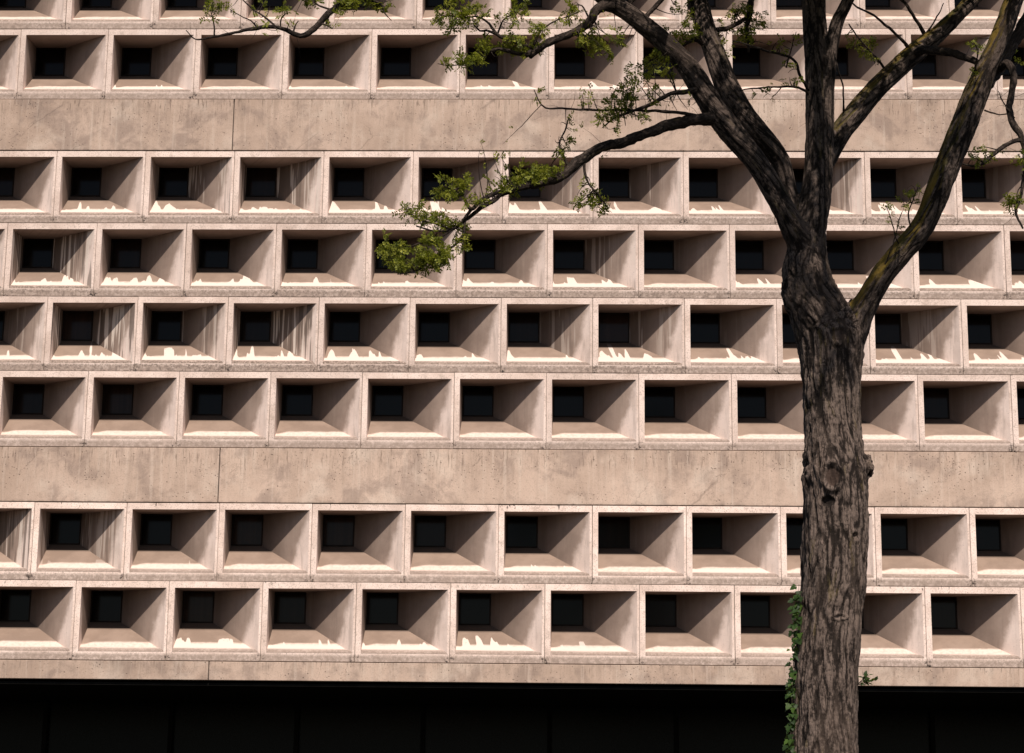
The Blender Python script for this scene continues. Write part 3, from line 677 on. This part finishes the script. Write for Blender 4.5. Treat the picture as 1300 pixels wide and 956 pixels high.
# leaf masses: centre and half size in photo pixels, depth, twigs, tufts per twig, leaves per tuft
CL = [(735,254,12,9,TY-.55,4,3,3),(764,262,14,10,TY-.57,5,4,3),(752,240,10,8,TY-.55,3,2,2),(742,116,10,12,TY-.56,3,3,2),(684,120,6,8,TY-.58,2,2,2),(530,326,46,17,TY-.68,16,6,4),(555,318,30,22,TY-.66,12,6,4),(505,322,24,20,TY-.64,8,5,4),(590,305,12,14,TY-.6,4,3,3),(536,270,26,12,TY-.55,7,4,3),(565,285,30,9,TY-.58,7,4,3),(516,262,9,10,TY-.54,3,3,3),(492,290,6,10,TY-.64,2,3,2),
      (568,238,22,14,TY-.62,8,5,4),(596,224,12,8,TY-.62,3,4,3),(606,252,14,10,TY-.6,4,3,3),(630,222,14,14,TY-.58,4,3,3),(664,216,24,16,TY-.55,8,5,4),(690,212,18,14,TY-.53,6,5,4),(655,232,20,8,TY-.56,5,4,3),(712,186,10,22,TY-.5,5,4,3),(722,160,12,16,TY-.5,4,3,2),(640,190,20,8,TY-.55,3,2,1),(612,190,10,10,TY-.55,2,2,1),
      (580,14,26,18,TY-.6,9,5,4),(600,20,20,18,TY-.6,6,5,4),(570,34,24,8,TY-.6,4,4,3),(665,10,14,12,TY-.58,4,4,3),(645,20,14,14,TY-.58,4,3,3),(605,62,10,10,TY-.6,3,4,4),(620,68,24,9,TY-.6,6,5,4),(655,56,26,14,TY-.56,8,5,4),(576,78,22,10,TY-.6,6,4,4),(682,38,14,12,TY-.56,5,3,3),(725,16,24,14,TY-.52,7,3,3),(718,30,16,8,TY-.5,3,3,2),
      (752,52,14,12,TY-.5,4,4,3),(764,62,24,14,TY-.5,6,5,4),(790,50,14,14,TY-.45,4,4,3),(830,82,16,16,TY-.4,6,5,4),(846,66,22,12,TY-.25,5,4,4),(808,96,16,14,TY-.45,4,4,3),(796,112,16,16,TY-.5,5,4,3),(786,116,12,10,TY-.5,3,4,3),(790,138,20,8,TY-.52,4,3,2),(786,152,22,9,TY-.52,6,4,3),(816,146,20,10,TY-.5,4,3,3),(850,128,20,16,TY-.45,3,2,1),(882,130,14,14,TY-.4,3,2,1),
      (872,26,10,22,TY-.1,5,4,3),(866,10,8,12,TY-.1,3,4,3),(862,44,18,10,TY-.2,4,4,3),(932,14,18,12,TY+.05,7,4,3),(958,20,12,14,TY+.05,5,3,3),(945,52,16,16,TY+.05,6,4,3),(925,60,10,8,TY+.02,3,3,3),(965,38,10,12,TY+.05,4,3,2),
      (1084,50,14,10,TY+.15,4,3,3),(1098,62,18,10,TY+.18,5,3,3),(1105,78,12,8,TY+.2,3,2,2),(990,60,10,10,TY-.25,3,2,2),(1005,95,10,10,TY-.2,3,2,2),(972,122,10,10,TY-.25,3,2,2),(1003,47,12,10,TY-.26,3,2,2),
      (1240,54,10,6,TY-.44,3,3,3),(1232,92,12,6,TY-.4,3,2,2),(1286,257,12,10,TY-.57,5,4,4),(1258,192,20,9,TY-.6,5,3,2),(1238,200,12,6,TY-.6,3,3,2),(1298,200,6,16,TY-.55,3,3,2),
      (1150,250,6,8,TY-.3,3,3,2),(1164,238,7,9,TY-.3,3,3,2),(1130,268,8,8,TY-.28,3,3,2),(1140,290,6,10,TY-.26,2,2,2),
      (270,6,14,10,TY-.88,4,4,3),(262,14,10,6,TY-.88,2,3,2),(325,16,12,14,TY-.86,2,2,2),(330,33,16,5,TY-.86,3,2,2),(376,24,10,10,TY-.84,2,2,2),(340,5,14,6,TY-.85,2,3,2),(358,10,8,6,TY-.85,2,3,3),(392,4,16,6,TY-.8,4,4,3),(440,8,16,7,TY-.78,5,4,4),(462,4,20,8,TY-.77,7,4,4),(488,4,16,7,TY-.77,5,4,4),(418,34,8,4,TY-.82,2,2,2)]
src = []      # candidate starting points: named twigs first, then branches
for p, k in zip(tw_paths, tw_own): src += [(q, k, True) for q in p[len(p)//4:]]
for k, p in br_paths.items(): src += [(q, k, False) for q in p[len(p)//3:]]
for k in names[1:]: src += [(q, k, False) for q in paths[k][len(paths[k])//3:]]
SP = np.array([s[0][:3] for s in src])
def grow(c, hx, hy, Y, nt, tf, lv, size=.052, dep=.09):
    m = mpp(Y); ctr = np.array(at(c[0], c[1], Y))
    for _ in range(int(nt*1.5+.5)):
        while True:
            a = rng.uniform(-1, 1, 2)
            if a@a < 1: break
        tgt = np.array(at(c[0]+a[0]*hx, c[1]+a[1]*hy, Y+rng.normal()*dep))
        d = np.linalg.norm(SP-tgt, axis=1)+rng.random(len(SP))*.10
        i = int(np.argmin(d)); q, k, _t = src[i]
        if np.linalg.norm(q[:3]-tgt) > 1.2: continue
        p = twig_to(q[:3], tgt, min(.0042, max(.0016, q[3]*.6)))
        tw_by[k].append(p)
        if rng.random() < .22: continue                                  # some twigs stay bare
        for j in range(tf):
            t = rng.uniform(.30, 1.) if j else 1.
            ii = min(len(p)-2, int(t*(len(p)-1)))
            tuft(leaf_by[k], p[ii, :3]+rng.normal(size=3)*.012, p[ii+1, :3]-p[ii, :3], size, max(1, int(round(lv*.55))))
for (cx, cy, hx, hy, Y, nt, tf, lv) in CL: grow((cx, cy), hx, hy, Y, nt, tf, lv)
# bare spur twiglets along the lesser branches
for k in list(br_paths):
    p = br_paths[k]
    if k[0] == 'W': continue
    for i in range(3, len(p)-1, 3):
        if rng.random() < .7:
            d = unitv(rng.normal(size=3)*np.array((1, .6, 1))+np.array((-.2, 0, .35))); L = rng.uniform(.05, .22)
            q = twig_to(p[i, :3], p[i, :3]+d*L, .0016); tw_by[k].append(q)
            if rng.random() < .35: tuft(leaf_by[k], q[-1, :3], d, .035, 2)
# crown above the picture: it throws the dappled shade on the limbs
for k in ('stem', 'stem2', 'limbC', 'limbD', 'limbH', 'limbK', 'G', 'P', 'K2', 'W0', 'W1', 'W2', 'W3'):
    p = owners[k][0]; hi = [q for q in p if proj_xy(q[None, :3])[1][0] < -45]
    for q in hi[::(6 if k[0] == 'W' else 5)]:
        for _ in range(2):
            d = unitv(rng.normal(size=3)+np.array((0, 0, .5))); L = rng.uniform(.35, 1.3); e = q[:3]+d*L
            ex, ey = proj_xy(e[None])
            if ey[0] > -55: continue
            t = twig_to(q[:3], e, .006); tw_by[k].append(t)
            for j in range(6): 
                ii = rng.integers(len(t)//3, len(t)-1); tuft(leaf_by[k], t[ii, :3]+rng.normal(size=3)*.07, d, .12, 5)
for k, (p, o) in owners.items():
    if len(tw_by[k]) <= 40:
        for t in tw_by[k]: tubes_obj('twig', [t], 5, o, M['limb'])
    else: tubes_obj('twig_spray', tw_by[k], 5, o, M['limb'])
    Vl, Fl, Rl = leaf_by[k]
    if Vl:
        me = pydata('foliage', Vl, Fl); add_attr(me, 'leafrnd', 'FLOAT', np.array(Rl))
        child(link('foliage', me, None, [M['leaf']]), o)

# ------------------------------------------------------------------ ivy on the trunk's left edge and a shoot on its right
def broad_leaf(store, p, d, n, L, rnd, lobed=True):
    V, F, Rn = store; b = len(V); d = unitv(d); n = unitv(n-d*(n@d)); s = np.cross(d, n)
    prof = [(0,.02),(.05,.30),(.28,.52),(.42,.30),(.62,.30),(1.,0)] if lobed else [(0,.02),(.2,.18),(.5,.25),(.8,.14),(1.,0)]
    pts = [(a, w) for a, w in prof]+[(a, -w) for a, w in prof[-2::-1]]
    for a, w in pts: V.append(p+d*a*L+s*w*L*1.1+n*(abs(w)*.22-a*a*.15)*L)
    V.append(p+d*.4*L); c = len(V)-1; m = len(pts)
    for i in range(m-1): F.append((b+i, b+i+1, c))
    Rn += [rnd]*(m+1)
ivy = empty('ivy', at(1010, 1378, TY)); ivy.location.z = GZ
tag(ivy, 'dark green climbing ivy clinging along the left edge of the tree trunk', 'ivy')
st, stemp = ([], [], []), []
for (x0, x1, top, n) in ((1009, 1018, 724, 180), (1006, 1014, 742, 260), (1012, 1010, 752, 220)):
    pts = []
    for i in range(26):
        t = i/25; y = 1375*(1-t)+top*t
        edge = np.interp(y, (690, 747, 800, 867, 1050, 1230, 1330, 1385), (1019, 1017.5, 1013.5, 1009.5, 1003, 995, 985, 968))
        pts.append((edge-2+1.8*math.sin(i*1.7+x0), y, TY-.05+.02*math.sin(i), 2.2*(1.2-t)))
    p = smooth_path(pts, .03); stemp.append(p)
    for i in range(n):
        q = p[rng.integers(0, len(p)), :3]; px_, py_ = proj_xy(q[None])
        if py_[0] < top+3: continue
        thick = np.interp(py_[0], (725, 755, 800, 830, 870, 1300), (.35, 1., .95, .6, .5, .5))
        if rng.random() > thick: continue
        d = np.array((rng.uniform(-1, .25), rng.uniform(-.7, .1), rng.uniform(-.9, .3)))
        broad_leaf(st, q+d*.022+rng.normal(size=3)*.01, d+np.array((0, 0, -.4)), np.array((-.5, -.8, .6))+rng.normal(size=3)*.35, rng.uniform(.028, .05), rng.random()**1.6)
o = tubes_obj('vine', stemp, 6, ivy, M['bark'])
me = pydata('ivy_foliage', st[0], st[1], True); add_attr(me, 'leafrnd', 'FLOAT', np.array(st[2])); child(link('ivy_foliage', me, None, [M['ivy']]), ivy)
st, stemp = ([], [], []), []
for i in range(7):
    a = np.array(at(1088, 869, TY-.05)); e = np.array(at(1096+rng.uniform(-5, 14), 862+rng.uniform(-7, 8), TY-.08)); p = twig_to(a, e, .002); stemp.append(p)
    for j in range(4):
        q = p[rng.integers(len(p)//2, len(p)), :3]; d = np.array((rng.uniform(-.6, 1), rng.uniform(-.8, .2), rng.uniform(-.4, .9)))
        broad_leaf(st, q, d, np.array((0, -.6, .8))+rng.normal(size=3)*.3, rng.uniform(.025, .045), rng.random(), False)
o = tubes_obj('shoot', stemp, 5, limb_obj['trunk'], M['bark'])
me = pydata('shoot_leaf', st[0], st[1], True); add_attr(me, 'leafrnd', 'FLOAT', np.array(st[2])); child(link('shoot_foliage', me, None, [M['ivy']]), limb_obj['trunk'])

# ------------------------------------------------------------------ light
to_sun = Vector((.16, -1, 1.146)).normalized()
el = math.asin(to_sun.z); az = math.atan2(to_sun.x, to_sun.y)
sun = bpy.data.lights.new('sun', 'SUN'); sun.energy = 5.0; sun.angle = math.radians(.53); sun.color = (1., .905, .80)
so = bpy.data.objects.new('sun', sun); col.objects.link(so); so.rotation_euler = to_sun.to_track_quat('Z', 'Y').to_euler(); so.location = (0, -30, 60)
w = bpy.data.worlds.new('World'); scene.world = w; w.use_nodes = True
nt = w.node_tree; nt.nodes.clear(); out = nt.nodes.new('ShaderNodeOutputWorld'); bg = nt.nodes.new('ShaderNodeBackground'); sky = nt.nodes.new('ShaderNodeTexSky')
sky.sky_type = 'NISHITA'; sky.sun_disc = False; sky.sun_elevation = el; sky.sun_rotation = az; sky.dust_density = 1.2; sky.air_density = 1.0; sky.ozone_density = 1.0
bg.inputs[1].default_value = .072; nt.links.new(sky.outputs[0], bg.inputs[0]); nt.links.new(bg.outputs[0], out.inputs[0])
scene.view_settings.view_transform = 'Standard'; scene.view_settings.look = 'None'; scene.view_settings.exposure = 0; scene.view_settings.gamma = 1
scene.cycles.max_bounces = 8; scene.cycles.diffuse_bounces = 5; scene.cycles.use_adaptive_sampling = True
